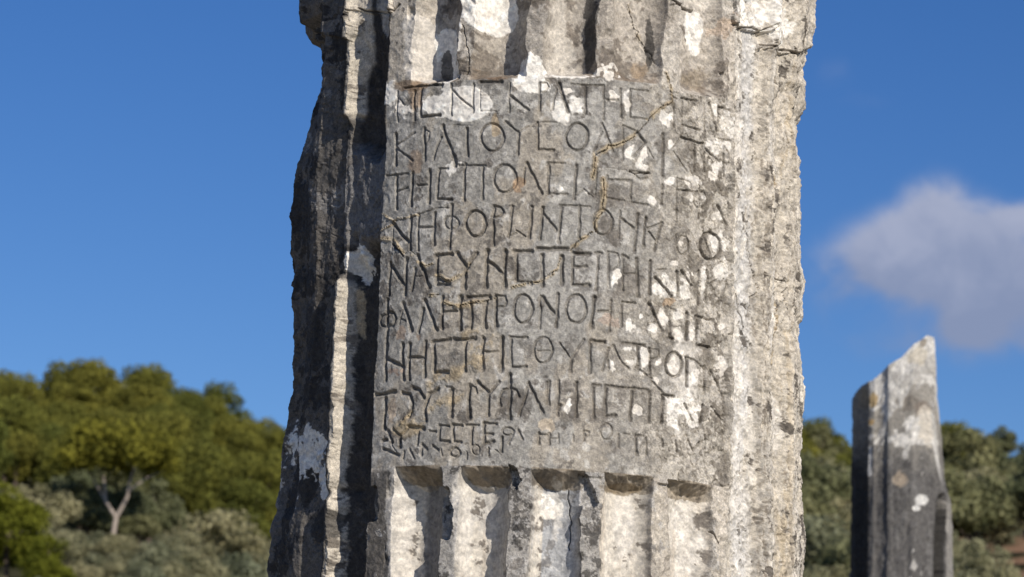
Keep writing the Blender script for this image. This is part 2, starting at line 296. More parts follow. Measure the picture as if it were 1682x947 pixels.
carve = np.zeros_like(r); ink = np.zeros_like(r)
zi = lambda z: (ZT-z)/(ZT-ZB)*(NZ-1)
PXM = 0.00113                                              # metres of stone per photo pixel
jr = np.random.default_rng(44)
def jag(pts, amp=2.2, step=7.0):
    out = []
    for (xa, ya), (xb, yb) in zip(pts[:-1], pts[1:]):
        n_ = max(1, int(math.hypot(xb-xa, yb-ya)/step))
        for k in range(n_): out.append((xa+(xb-xa)*k/n_+jr.normal(0, amp*.5)*(k > 0), ya+(yb-ya)*k/n_+jr.normal(0, amp*.5)*(k > 0)))
    return out+[pts[-1]]
def stroke(pts, w, store=None, hwf=.92, df=1.45):
    """carve (or add) a groove along photo-traced points"""
    hw = hwf*w*PXM*1.15
    px = np.array([p[0] for p in pts], float); py = np.array([p[1] for p in pts], float)
    s, z = pix2cyl(px, py)
    n = len(s)-1
    for i in range(n):
        a = np.array([s[i], z[i]]); b_ = np.array([s[i+1], z[i+1]]); pad = hw*1.8+.003
        i0 = max(0, int(zi(max(a[1], b_[1])+pad))); i1 = min(NZ, int(zi(min(a[1], b_[1])-pad))+2)
        j0 = np.searchsorted(S1, min(a[0], b_[0])-pad); j1 = np.searchsorted(S1, max(a[0], b_[0])+pad)
        if i1 <= i0 or j1 <= j0: continue
        sl_ = (slice(i0, i1), slice(j0, j1))
        S_ = Sg[sl_]+.0007*nC[sl_]; Z_ = Zg[sl_]+.0007*nE[sl_]
        v = b_-a; L2 = max((v@v), 1e-12)
        tt = np.clip(((S_-a[0])*v[0]+(Z_-a[1])*v[1])/L2, 0, 1)
        d = np.hypot(S_-a[0]-tt*v[0], Z_-a[1]-tt*v[1])
        L = math.sqrt(L2); e = np.zeros_like(d)
        if store is None:
            if i == 0: e = np.maximum(e, np.exp(-(tt*L/.006)**2))
            if i == n-1: e = np.maximum(e, np.exp(-((1-tt)*L/.006)**2))
        h = hw*(1+.30*e*(w > 1.9)+.15*nF[sl_])
        g = np.clip(1.35*(1-d/h), 0, 1)
        if store is None:
            carve[sl_] = np.maximum(carve[sl_], g*w*df*.001); ink[sl_] = np.maximum(ink[sl_], np.clip(1.6-d/h*1.2, 0, 1)*min(1, w/3))
        else: store[sl_] = np.maximum(store[sl_], np.clip(1.6*(1-d/hw), 0, 1))
for b_, txt in T.items():
    ox, oy = BL[b_]
    for rec in txt.replace('\n', '').split('|'):
        rec = rec.strip()
        if not rec: continue
        q = rec.split()
        if q[0][0] == 'o':
            cx, cy = map(float, q[1].split(',')); rx_, ry_ = float(q[2]), float(q[3])
            pts = [(ox+(cx+rx_*math.cos(a))/5.603, oy+(cy+ry_*math.sin(a))/5.603) for a in np.linspace(0, 2*math.pi, 19)]
            stroke(pts, float(q[0][1:]))
        else:
            stroke([(ox+float(c.split(',')[0])/5.603, oy+float(c.split(',')[1])/5.603) for c in q[1:]], float(q[0]))
# extra worn small lines under the text
# ---- roughness of the field and the shaft
rightwear = sstep(8, 36, Pg+6*nA)
rough = .00035*nF+.0004*nC+.0004*nE
rough = rough+rightwear*(.0010*nE+.0010*nC-.0022*blank*(1-np.clip(np.abs(nC+.4*nE)*3.5, 0, 1))-.0022*np.clip(nB-.3, 0, 2)*(Pg < 42))
carve *= (1+.45*rightwear)*(1-.25*np.clip(nB, 0, 1)*rightwear)*blank
r -= carve*1.08
r += rough
side = 1-pan_phi
flk = np.clip((np.abs(Pg)-38)/4, 0, 1)
r += side*(.0003*nC+.0004*nE)+flk*(.0004*nE*(1-.7*np.exp(-((Pg-48)/3.5)**2))+.0013*nV+.0012*nD)*np.where(Pg < 0, .8, 1)
r += .005*np.exp(-((Pg-55.2)/1.5)**2)*(1+.6*nS)+.006*np.exp(-((Pg-67)/1.6)**2)*(1+.5*nD)+.0016*nS*sstep(50, 54, Pg)-.004*np.exp(-((Pg-62)/2)**2)+.004*np.exp(-((Pg-42.3)/.9)**2)*(1+.6*nD)*(PY > 150)
# vertical fissures on the weathered right side and left side
fis = np.clip(np.abs(nV)*9, 0, 1)
r -= (1-np.clip(np.abs(nW)*5, 0, 1))*.0013*sstep(42, 46, Pg)*(nB+.5*nD > -.2)
r -= (1-fis)*.0026*(sstep(38, 46, Pg)+sstep(40, 50, -Pg)*.6)*(nA > -.4)
pit = sstep(.95, 1.5, nE+.35*nC); r -= .003*pit*(.35+.65*side+.5*rightwear)
r += .004*nG*sstep(44, 60, np.abs(Pg))
# chipped fillets between the lower flutes
fil = (1-np.clip(prof*4, 0, 1))*inpan*((below > 8) | (above > 8))
r -= fil*.006*np.clip(nB+.3*nD-.5, 0, 1.2)
for poly, dd in (([(702, 792), (738, 796), (747, 835), (738, 884), (712, 878), (702, 835)], .024), ([(831, 762), (845, 766), (858, 792), (846, 806), (833, 800)], .016), ([(953, 776), (966, 784), (984, 826), (978, 836), (956, 828)], .016),
                 ([(598, 792), (618, 800), (622, 850), (604, 858)], .016), ([(1040, 20), (1050, 60), (1070, 70), (1072, 20)], .006), ([(742, 60), (752, 66), (748, 110), (742, 112)], .010), ([(1172, 60), (1186, 66), (1190, 120), (1176, 130)], .008)):
    r = np.where(inside(poly, 2.0), np.minimum(r, R-dd*(1+.25*nB)), r)
# notches on the right silhouette
for (x_, y_, w_, d_) in ((1322, 121, 9, .012), (1314, 200, 11, .010), (1308, 545, 9, .012), (1305, 150, 8, .012), (1262, 56, 7, .012), (478, 446, 12, .01), (556, 800, 8, .008)):
    r -= d_*np.exp(-(((PX-x_)/(w_*1.2))**2+((PY-y_)/w_)**2))*front

# ---- cracks and ochre veins
crack = np.zeros_like(r); vein = np.zeros_like(r); rust = np.zeros_like(r)
C_ = lambda b_, pts: [(BL[b_][0]+x/5.603, BL[b_][1]+y/5.603) for x, y in pts]
for pts, w in (([(1104, 0), (1118, 8), (1150, 13)], 3.5), ([(1203, 40), (1225, 43), (1245, 43), (1256, 52), (1268, 40)], 4.5), ([(1258, 72), (1280, 80), (1300, 82), (1310, 88)], 3.5),
               ([(582, 12), (600, 16), (648, 17), (656, 6)], 3), ([(500, 48), (520, 60), (528, 52)], 3), ([(1170, 872), (1182, 893)], 3), ([(1213, 800), (1212, 852)], 2.5),
               ([(938, 800), (941, 850), (940, 900)], 2), 
               (C_('E', [(190, 0), (260, 60), (290, 110)]), 3.5), (C_('D', [(750, 170), (850, 185), (930, 192)]), 2), ([(1283, 450), (1297, 460), (1300, 530)], 2), ([(1262, 820), (1262, 860), (1270, 905)], 3),
               ([(1240, 380), (1252, 470), (1240, 520)], 2), ([(1222, 480), (1235, 540)], 2), ([(1270, 120), (1282, 160), (1290, 150)], 2.5), ([(760, 40), (770, 90), (764, 120)], 1.5)):
    stroke(jag(pts), w*jr.uniform(.6, 1.1), crack, .55)
for pts, w in ((C_('B', [(1150, 270), (1010, 340), (930, 430), (870, 500), (800, 560), (690, 630), (600, 665), (450, 740)]), 5), (C_('B', [(440, 745), (430, 860), (410, 960)]), 5),
               (C_('D', [(510, 250), (515, 400), (500, 510)]), 7), (C_('D', [(500, 520), (430, 640), (440, 730)]), 4), (C_('D', [(410, 730), (300, 800), (200, 900)]), 5),
               ([(1040, 0), (1050, 30), (1063, 60), (1078, 85), (1082, 100)], 4), (C_('B', [(1090, 0), (1130, 120), (1150, 270)]), 4),
               (C_('C', [(95, 560), (215, 635), (330, 600), (440, 575)]), 2.5), (C_('C', [(90, 790), (200, 800), (260, 870), (300, 935), (400, 942)]), 3.5), (C_('C', [(90, 720), (200, 660)]), 2),
               (C_('E', [(600, 280), (690, 330), (850, 290), (900, 180)]), 3.5), (C_('E', [(540, 470), (610, 470)]), 4), (C_('E', [(1300, 400), (1400, 375), (1530, 355), (1681, 280)]), 3.5), (C_('F', [(0, 290), (90, 240), (120, 130)]), 2.5),
               (C_('E', [(660, 530), (760, 575), (850, 560), (1000, 530), (1130, 500)]), 5), (C_('E', [(430, 160), (500, 205), (560, 180)]), 3),
               (C_('G', [(270, 890), (330, 800), (380, 740)]), 3), ([(1450-240, 700), (1206, 730), (1204, 790)], 2), ([(1286, 470), (1290, 520), (1283, 600)], 3), ([(1272, 280), (1268, 330)], 3)):
    stroke(jag(pts, 3.0), w, vein, .8)
    stroke(jag(pts, 4.0), w*.16, crack, .6)
    for q0, q1 in zip(pts[:-1], pts[1:]): stroke(jag([q0, q1], 3.0), w*jr.uniform(1.0, 1.9), rust, .7)
for pts, w in ((C_('G', [(880, 60), (1100, 50), (1150, 110)]), 16), (C_('G', [(960, 130), (930, 330), (780, 420), (560, 510)]), 17), (C_('G', [(820, 560), (780, 640), (560, 740)]), 14), (C_('G', [(250, 900), (440, 860)]), 14),
               (C_('I', [(220, 200), (430, 170)]), 10)):
    stroke(jag(pts, 8), w, rust, .8)
r -= crack*.006; r += vein*.0016*(1+nC)-.0012*(vein > .3)*(nE > .6)
r += rust*.0010*nE

# ---- colour of the stone, lichen and stains, plus light and shade painted into flutes and left flank
def c3(*v): return np.array(v, float)
tone = np.zeros(r.shape+(3,), np.float32)
def lay(mask, c):
    m = np.clip(mask, 0, 1)[..., None].astype(np.float32); tone[:] = tone*(1-m)+m*np.asarray(c, np.float32)
tone[:] = c3(.47, .425, .36)                               # cream marble
lay(.8*sstep(-.2, 1, nA), (.56, .51, .44))
lay(.65*sstep(.1, 1.0, nD-.3*nB), (.33, .315, .29))        # weathered grey
lay(.5*sstep(.4, 1.3, nE), (.26, .24, .21))
fieldw = blank*(1-.75*rightwear)
lay(fieldw, c3(.29, .279, .257)); lay(fieldw*.7*sstep(-.3, .4, nH), (.38, .366, .338)); lay(fieldw*.45*sstep(.5, .9, nD-.3*nB), (.40, .345, .27)); lay(fieldw*.8*sstep(.35, .65, nE*.6+nH*.5)*sstep(-1.2, .6, -nG-PY/400+1), (.17, .16, .147))
lay(fieldw*.7*sstep(.8, 1.1, nC+.3*nE), (.45, .435, .405)); lay(fieldw*.6*sstep(.9, 1.1, nE-.5*nH), (.12, .11, .10))
lay(blank*rightwear*.85*sstep(-.6, .0, nB*.5+.6*nE+.15), (.235, .213, .18)); lay(blank*rightwear*.75*(1-np.clip(np.abs(nC+.4*nE)*3.5, 0, 1)), (.15, .13, .105)); lay(blank*rightwear*.85*sstep(.16, .30, nE*.6-nC*.35+.2*nB+.25*(PX > 1070)-.1), (.55, .51, .445)); lay(blank*rightwear*.7*sstep(.6, .8, nH+.3*nC), (.15, .13, .105))
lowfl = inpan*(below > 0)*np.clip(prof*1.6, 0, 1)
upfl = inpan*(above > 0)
lay(lowfl*.95, (.56, .52, .455)); lay(lowfl*.6*sstep(.1, .8, nS), (.50, .44, .365)); lay(lowfl*.55*sstep(.3, .9, nD+.3*nH), (.42, .41, .395)); lay(lowfl*.7*sstep(1.1, 1.25, nE+.2*nH), (.13, .11, .095))
lay(lowfl*.85*sstep(-.8, -.2, nS)*((Pg > -4.5) & (Pg < 8)), (.34, .355, .375)); lay(lowfl*.9*(1-np.clip(np.abs(nB+.3*nC)*9, 0, 1))*((Pg > -4.5) & (Pg < 8)), (.55, .54, .52))
lay(lowfl*(kk == -2)*sstep(-30, -27.5, Pg+.6*nE)*.8, (.13, .125, .12)); lay(lowfl*(kk == -1)*sstep(-12.5, -10.5, Pg+.5*nE)*.5, (.30, .285, .265))  # right parts of two lower flutes: lichen, with shade painted into the tone
lay(upfl*(kk == 0)*sstep(5.6, 6.6, Pg+.5*nE+.5*nS)*.85, (.055, .048, .042)); lay(upfl*(kk == -1)*sstep(-11.5, -10, Pg+.4*nE)*.5, (.16, .15, .14)); lay(upfl*(kk == 1)*sstep(20, 21.5, Pg+.5*nS)*.6, (.12, .10, .08))  # shade in the right parts of the upper flutes, painted as dark tone
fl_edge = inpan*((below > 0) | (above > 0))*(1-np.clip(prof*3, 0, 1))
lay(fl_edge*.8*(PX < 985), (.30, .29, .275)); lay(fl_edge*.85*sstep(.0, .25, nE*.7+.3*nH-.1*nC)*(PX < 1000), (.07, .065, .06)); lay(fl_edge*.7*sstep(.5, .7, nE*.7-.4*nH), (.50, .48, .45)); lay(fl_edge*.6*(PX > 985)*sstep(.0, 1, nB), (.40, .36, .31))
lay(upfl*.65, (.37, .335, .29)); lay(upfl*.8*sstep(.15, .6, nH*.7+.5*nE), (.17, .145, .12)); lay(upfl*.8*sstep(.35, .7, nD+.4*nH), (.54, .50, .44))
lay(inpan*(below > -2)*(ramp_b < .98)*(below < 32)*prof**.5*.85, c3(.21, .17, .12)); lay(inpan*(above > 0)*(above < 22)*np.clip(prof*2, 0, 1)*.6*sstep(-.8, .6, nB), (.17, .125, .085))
# left flank: black lichen with pale bald patches, its shade painted in darker
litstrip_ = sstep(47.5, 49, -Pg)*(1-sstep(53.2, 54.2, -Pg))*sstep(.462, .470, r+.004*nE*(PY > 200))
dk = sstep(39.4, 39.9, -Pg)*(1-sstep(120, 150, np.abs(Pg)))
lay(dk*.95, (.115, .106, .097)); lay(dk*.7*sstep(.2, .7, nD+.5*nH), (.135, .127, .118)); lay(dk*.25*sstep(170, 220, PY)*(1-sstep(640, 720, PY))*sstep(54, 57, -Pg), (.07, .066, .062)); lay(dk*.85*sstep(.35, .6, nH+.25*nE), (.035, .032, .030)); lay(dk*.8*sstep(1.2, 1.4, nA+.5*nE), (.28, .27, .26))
lay(dk*(kk == -3)*(1-litstrip_)*(1-f3)*.8, (.048, .045, .043)); lay(dk*.6*f3, (.20, .20, .205))  # deep left flute: its shade is put into the colour as near-black
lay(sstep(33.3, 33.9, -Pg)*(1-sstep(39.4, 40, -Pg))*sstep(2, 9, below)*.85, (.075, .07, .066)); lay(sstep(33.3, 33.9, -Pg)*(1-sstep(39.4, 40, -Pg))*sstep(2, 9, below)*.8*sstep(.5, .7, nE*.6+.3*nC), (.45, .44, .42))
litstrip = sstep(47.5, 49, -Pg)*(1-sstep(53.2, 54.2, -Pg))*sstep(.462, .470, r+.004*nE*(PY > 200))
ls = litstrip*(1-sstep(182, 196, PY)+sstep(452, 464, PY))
lay(ls*.94, (.56, .51, .43)); lay(ls*.75*sstep(.75, 1.0, nE+.3*nB), (.14, .12, .10))  # cream only along the sunlit edge: sunlight painted into the tone
# right flank
rs = sstep(41, 45, Pg)*(1-sstep(110, 140, Pg))
lay(rs*.94, (.50, .455, .385)); lay(rs*.8*sstep(.0, .5, nS+.25*nH), (.38, .355, .315)); lay(rs*.8*sstep(.5, .8, nS*.8-.4*nD), (.60, .555, .485))
lay(rs*.85*sstep(-.9, -.2, nA*.4+nH*.3)*np.exp(-((Pg-48.4)/2.6)**4), (.53, .515, .49)); lay(rs*.8*np.exp(-((Pg-60.5)/2.0)**2)*sstep(-.7, 0, nH), (.62, .57, .49)); lay(rs*.75*np.exp(-((Pg-66)/2.6)**2)*sstep(-.2, .3, nS+.5*nH), (.46, .385, .275))
rid = np.exp(-((Pg-54.3)/1.8)**2)+.8*np.exp(-((Pg-43)/1.3)**2)+.7*np.exp(-((Pg-71)/4)**2)
lay(rs*.8*(1-fis)*sstep(-.6, .1, nH)*(.35+.65*np.clip(rid, 0, 1)), (.15, .12, .09)); lay(rs*.75*(1-np.clip(np.abs(nW)*4.5, 0, 1))*sstep(-.1, .5, nB*.6+rid-.3), (.16, .13, .10))
lay(rs*.75*sstep(.55, .75, nE*.4+.3*nW+.5*rid-.1), (.20, .17, .135)); lay(rs*.6*sstep(.9, 1.2, nW+.3*nC), (.64, .59, .51)); lay(rs*.85*sstep(1.25, 1.4, nE+.3*nV), (.08, .07, .06))
lay(.55*pit, (.12, .105, .09))
# dirt held in the carving
lay(ink*blank*(.66+.1*rightwear)*(.8+.2*np.clip(nC, -1, 1)), (.095, .082, .068))
lay(rust*.75*sstep(-.5, .3, nE+.3*nC), (.37, .30, .20)); lay(vein*.65*sstep(-1.2, .1, nE+nC), (.43, .36, .25)); lay(vein*.45*sstep(.5, 1.1, nC), (.2, .14, .08))
lay(crack*.85, (.09, .07, .055))
# white crustose patches (outlines traced)
WHT = (.80, .765, .70)
def blob(cx, cy, rx_, ry_, soft=.25, rag=.16):   # cx, cy: photo pixels on the shaft
    small = 1.0 if max(rx_, ry_) < 24 else 0.0
    q = np.hypot((PX-cx+small*(2.2*nC+1.6*nB))/rx_, (PY-cy+small*2.0*nE)/ry_)+rag*(nH*.6+nE*.45)+small*(.30*nC+.22*nF); return (1-sstep(1-soft*.45, 1, q))*front
wht = np.zeros_like(r)
for a in ((764, 170, 46, 30, .1, .06), (728, 174, 34, 17, .2, .2), (665, 180, 32, 16, .5, .6), (800, 4, 46, 46, .08, .10), (866, 140, 34, 13, .2, .3), (872, 120, 22, 26, .2, .3), (742, 275, 8, 9, .2, .3),
          (995, 118, 17, 17, .3, .3), (940, 124, 48, 5, .4, .5), (752, 62, 10, 28, .5, .4), (720, 64, 22, 30, .1, .25), (734, 115, 14, 22, .1, .3), (715, 105, 10, 8, .2, .3),
          (568, 428, 14, 27, .1, .3), (512, 760, 28, 44, .5, .9), (503, 745, 20, 16, .4, .6), (1240, 18, 36, 24, .3, .25), (1282, 34, 20, 38, .3, .3), (1150, 45, 16, 34, .5, .3),
          (930, 150, 12, 6, .5, .4), (925, 180, 16, 26, .5, .4), (945, 170, 18, 26, .7, .5), 
          (905, 840, 22, 26, .4, .4), (640, 160, 14, 24, .6, .6)):
    wht = np.maximum(wht, blob(*a))
wht *= 1-(Pg > -54.5)*(Pg < -40)*(PY > 600)
for b_, cs in (('F', [(610, 330, 9, 11), (1290, 300, 8, 13), (1140, 400, 6, 8), (1030, 430, 11, 8), (1080, 320, 8, 6), (1050, 690, 9, 14), (960, 790, 8, 8), (1215, 660, 7, 8), (1180, 820, 11, 13), (1325, 790, 6, 21), (745, 735, 3, 6), (855, 670, 3, 5), (1240, 460, 11, 10), (1170, 180, 9, 9), (1430, 330, 4, 22), (1630, 190, 7, 10), (1540, 780, 12, 7), (1590, 260, 12, 10)]),
               ('H', [(880, 260, 8, 20), (1145, 350, 8, 14), (1350, 440, 11, 17), (730, 320, 7, 5), (735, 185, 6, 3), (1000, 310, 5, 10), (1240, 230, 6, 8), (585, 340, 6, 7), (1580, 330, 7, 14), (1135, 740, 12, 23), (1220, 720, 12, 14), (1300, 620, 6, 14), (1300, 800, 12, 12), (1380, 740, 8, 5), (690, 710, 9, 4), (1000, 480, 6, 9), (1130, 575, 5, 6), (1540, 750, 6, 5), (870, 410, 5, 5), (185, 740, 4, 12), (840, 720, 7, 9), (1340, 830, 9, 17)]),
               ('D', [(1330, 290, 14, 10), (1130, 280, 9, 8), (1530, 210, 12, 18), (1560, 600, 8, 8), (960, 450, 10, 8), (1230, 850, 8, 9), (1530, 860, 6, 14), (1620, 830, 8, 16), (130, 340, 9, 6), (1440, 420, 5, 6), (1330, 420, 5, 6)]),
               ('B', [(1100, 390, 9, 12), (770, 700, 12, 10), (880, 760, 9, 14), (1110, 680, 5, 12), (1520, 670, 14, 10), (590, 190, 8, 10), (710, 270, 5, 14), (1640, 440, 9, 16), (1520, 350, 5, 10)])):
    for (x, y, a1, a2) in cs: wht = np.maximum(wht, blob(BL[b_][0]+x/5.603, BL[b_][1]+y/5.603, a1*1.15, a2*1.15, .35, .45))
pale = np.zeros_like(r)
for a in ((1218, 90, 13, 60, .9, .3), (1222, 190, 11, 80, .9, .3), (1222, 590, 12, 90, .9, .3), (1225, 780, 15, 130, .9, .3), (1287, 690, 8, 46, .6, .4), (1272, 250, 8, 60, .9, .4), (648, 850, 14, 100, .6, .3), (682, 60, 18, 40, .6, .5), (682, 105, 18, 34, .5, .4), (755, 850, 12, 110, .6, .3), (1035, 870, 20, 80, .9, .4),
          (1145, 880, 22, 80, .9, .4), (915, 850, 14, 50, .6, .5), (620, 20, 14, 60, .9, .4), (1282, 500, 7, 80, .9, .3), (1128, 600, 60, 90, .99, .5)):
    pale = np.maximum(pale, blob(*a))
lay(pale*.62*(1-.8*ink), (.62, .585, .53))
lay(wht*(1-.95*ink)*.90*(1-.25*rightwear*blank), c3(*WHT)); lay(wht*.55*sstep(.75, 1.0, nC*.7+.5*nE), (.27, .255, .235)); lay(wht*.5*sstep(.2, .8, nH), (.66, .60, .52)); r += .0007*wht
lay(.7*rightwear*blank*sstep(.75, 1.1, nE-.2*nC), (.55, .51, .45))
for a, c in (((680, 165, 12, 30, .8, .4), (.27, .20, .14)), ((672, 140, 26, 9, .6, .4), (.20, .14, .09)), ((812, 128, 36, 8, .6, .4), (.22, .15, .10)), ((684, 265, 12, 24, .9, .4), (.28, .215, .16)), ((812, 200, 6, 22, .9, .4), (.40, .32, .22)), ((848, 302, 9, 10, .9, .4), (.40, .28, .18)),
             ((660, 548, 18, 9, .6, .4), (.36, .28, .22)), ((648, 608, 10, 5, .6, .4), (.34, .26, .21)), ((1102, 496, 10, 6, .3, .4), (.42, .31, .21)), ((645, 672, 10, 26, .7, .4), (.42, .34, .26)), ((995, 525, 14, 10, .7, .4), (.42, .34, .28)), ((1052, 110, 34, 20, .7, .4), (.26, .20, .14)), ((1150, 125, 32, 22, .7, .4), (.24, .20, .15)),
             ((1030, 800, 38, 9, .5, .3), (.20, .155, .10)), ((565, 505, 5, 40, .6, .4), (.52, .42, .28)), ((1192, 40, 16, 18, .9, .3), (.50, .40, .31)), ((895, 700, 14, 9, .4, .5), (.52, .44, .34))):
    lay(.8*blob(*a), c)
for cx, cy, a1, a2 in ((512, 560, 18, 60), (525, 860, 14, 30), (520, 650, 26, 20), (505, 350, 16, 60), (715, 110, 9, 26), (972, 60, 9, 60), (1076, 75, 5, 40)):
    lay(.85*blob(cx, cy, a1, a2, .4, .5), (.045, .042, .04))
tone = np.clip(tone*(1+.10*nF[..., None]+.06*nC[..., None]), .02, .8)

# ---- build the meshes: one grid, the carved field split off as its own part
Xv = r*np.sin(S1/R)[None, :]; Yv = -r*np.cos(S1/R)[None, :]
V = np.stack([Xv, Yv, Zg], -1).reshape(-1, 3)
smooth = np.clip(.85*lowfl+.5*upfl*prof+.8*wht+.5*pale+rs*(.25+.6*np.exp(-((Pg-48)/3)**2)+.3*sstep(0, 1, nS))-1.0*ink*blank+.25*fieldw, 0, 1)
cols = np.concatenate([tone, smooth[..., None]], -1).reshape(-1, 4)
jj = np.arange(NS); jn = (jj+1) % NS
ii = np.arange(NZ-1)[:, None]*NS
Q = np.stack([ii+jj, ii+NS+jj, ii+NS+jn, ii+jn], -1).reshape(-1, 4)
Vg = V.reshape(NZ, NS, 3)
du = np.roll(Vg, -1, 1)-np.roll(Vg, 1, 1); dv = np.gradient(Vg, axis=0)
nrm = np.cross(dv, du); nrm /= np.linalg.norm(nrm, axis=2, keepdims=True)+1e-12
if (nrm[NZ//2, NS//3]*Vg[NZ//2, NS//3]*[1, 1, 0]).sum() < 0: nrm = -nrm
nrm = nrm.reshape(-1, 3)
fp = (blank > .5)[:-1, :].reshape(-1)
column = empty('inscribed_column', (0, 0, 0))
tag(column, 'tall weathered marble column with fluted shaft and carved Greek inscription', 'column')
def sub(name, sel):
    q = Q[sel]; used, inv = np.unique(q, return_inverse=True)
    me = mesh_np(name, V[used], inv.reshape(-1, 4), STONE, cols[used])
    me.normals_split_custom_set_from_vertices(nrm[used].astype(np.float32))
    return obj(name, me, column)
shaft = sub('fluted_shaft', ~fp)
panel = sub('inscribed_panel', fp)
panel['label'] = 'smooth grey field carved with nine lines of Greek letters'

def coarse_drum(name, z0, z1, parent, rr=R, seed=5, dep=.032, rows=24, cx=0., cy=0.):
    ns = 288; ph = np.linspace(-180, 180, ns, endpoint=False); zz = np.linspace(z1, z0, rows)
    Kc = np.round((ph-PHI0)/PITCHF); tq = np.abs((ph-PHI0-Kc*PITCHF)/5.35)
    pr = np.clip(1-tq**2.2, 0, 1)**.62
    nn = fbm(np.radians(ph)*rr, zz, .06, .1, seed, 3)
    q = rr-dep*pr[None]+.004*nn*(1-np.abs(np.linspace(-1, 1, rows))[:, None]**8)
    v = np.stack([q*np.sin(np.radians(ph)), -q*np.cos(np.radians(ph)), np.broadcast_to(zz[:, None], q.shape)], -1).reshape(-1, 3)
    j = np.arange(ns); i_ = np.arange(rows-1)[:, None]*ns
    qd = np.stack([i_+j, i_+ns+j, i_+ns+(j+1) % ns, i_+(j+1) % ns], -1).reshape(-1, 4)
    v = np.vstack([v, [[0, 0, z1], [0, 0, z0]]]); n0 = ns*rows
    tr = np.concatenate([np.stack([np.full(ns, n0), j, (j+1) % ns], -1), np.stack([np.full(ns, n0+1), (rows-1)*ns+(j+1) % ns, (rows-1)*ns+j], -1)])
    c = np.clip(c3(.40, .37, .32)*(1+.25*np.append(nn.reshape(-1), [0, 0])[:, None]), .05, .7)
    return obj(name, mesh_np(name, v, qd, STONE, c, tris=tr), parent)
coarse_drum('drum', 1.45, ZB-.002, column, seed=5); coarse_drum('drum', .30, 1.447, column, seed=6); coarse_drum('drum', ZT+.002, 4.7, column, seed=7); coarse_drum('drum', 4.703, 6.2, column, seed=8)
def lathe(name, prof_, parent, mat=STONE, n=64, tonev=(.42, .39, .34)):
    a = np.linspace(0, 2*math.pi, n, endpoint=False); m = len(prof_)
    v = [(p*math.cos(t_), p*math.sin(t_), z) for p, z in prof_ for t_ in a]
    q = [(i*n+j, i*n+(j+1) % n, (i+1)*n+(j+1) % n, (i+1)*n+j) for i in range(m-1) for j in range(n)]
    return obj(name, mesh_np(name, v, q, mat, np.tile(np.array(tonev), (len(v), 1))), parent)
lathe('torus_base', [(0.01, .14), (.62, .14)]+[(.62+.055*math.sin(a), .195-.055*math.cos(a)) for a in np.linspace(0, math.pi, 9)]+[(.57, .26), (.54, .285), (.5, .299), (.01, .299)], column)
def box(name, x0, x1, y0, y1, z0, z1, parent, mat=STONE, tonev=(.40, .37, .33), bev=.012):
    import bmesh
    bm = bmesh.new(); bmesh.ops.create_cube(bm, size=1)
    for v in bm.verts: v.co = ((x0+x1)/2+v.co.x*(x1-x0), (y0+y1)/2+v.co.y*(y1-y0), (z0+z1)/2+v.co.z*(z1-z0))
    bmesh.ops.bevel(bm, geom=bm.edges[:], offset=bev, segments=2, affect='EDGES', profile=.6)
    me = bpy.data.meshes.new(name); bm.to_mesh(me); bm.free(); me.materials.append(mat)
    a = me.color_attributes.new('tone', 'FLOAT_COLOR', 'POINT')
    for d in a.data: d.color = (*tonev, 1)
    return obj(name, me, parent)
box('plinth', -.7, .7, -.7, .7, -.05, .139, column)

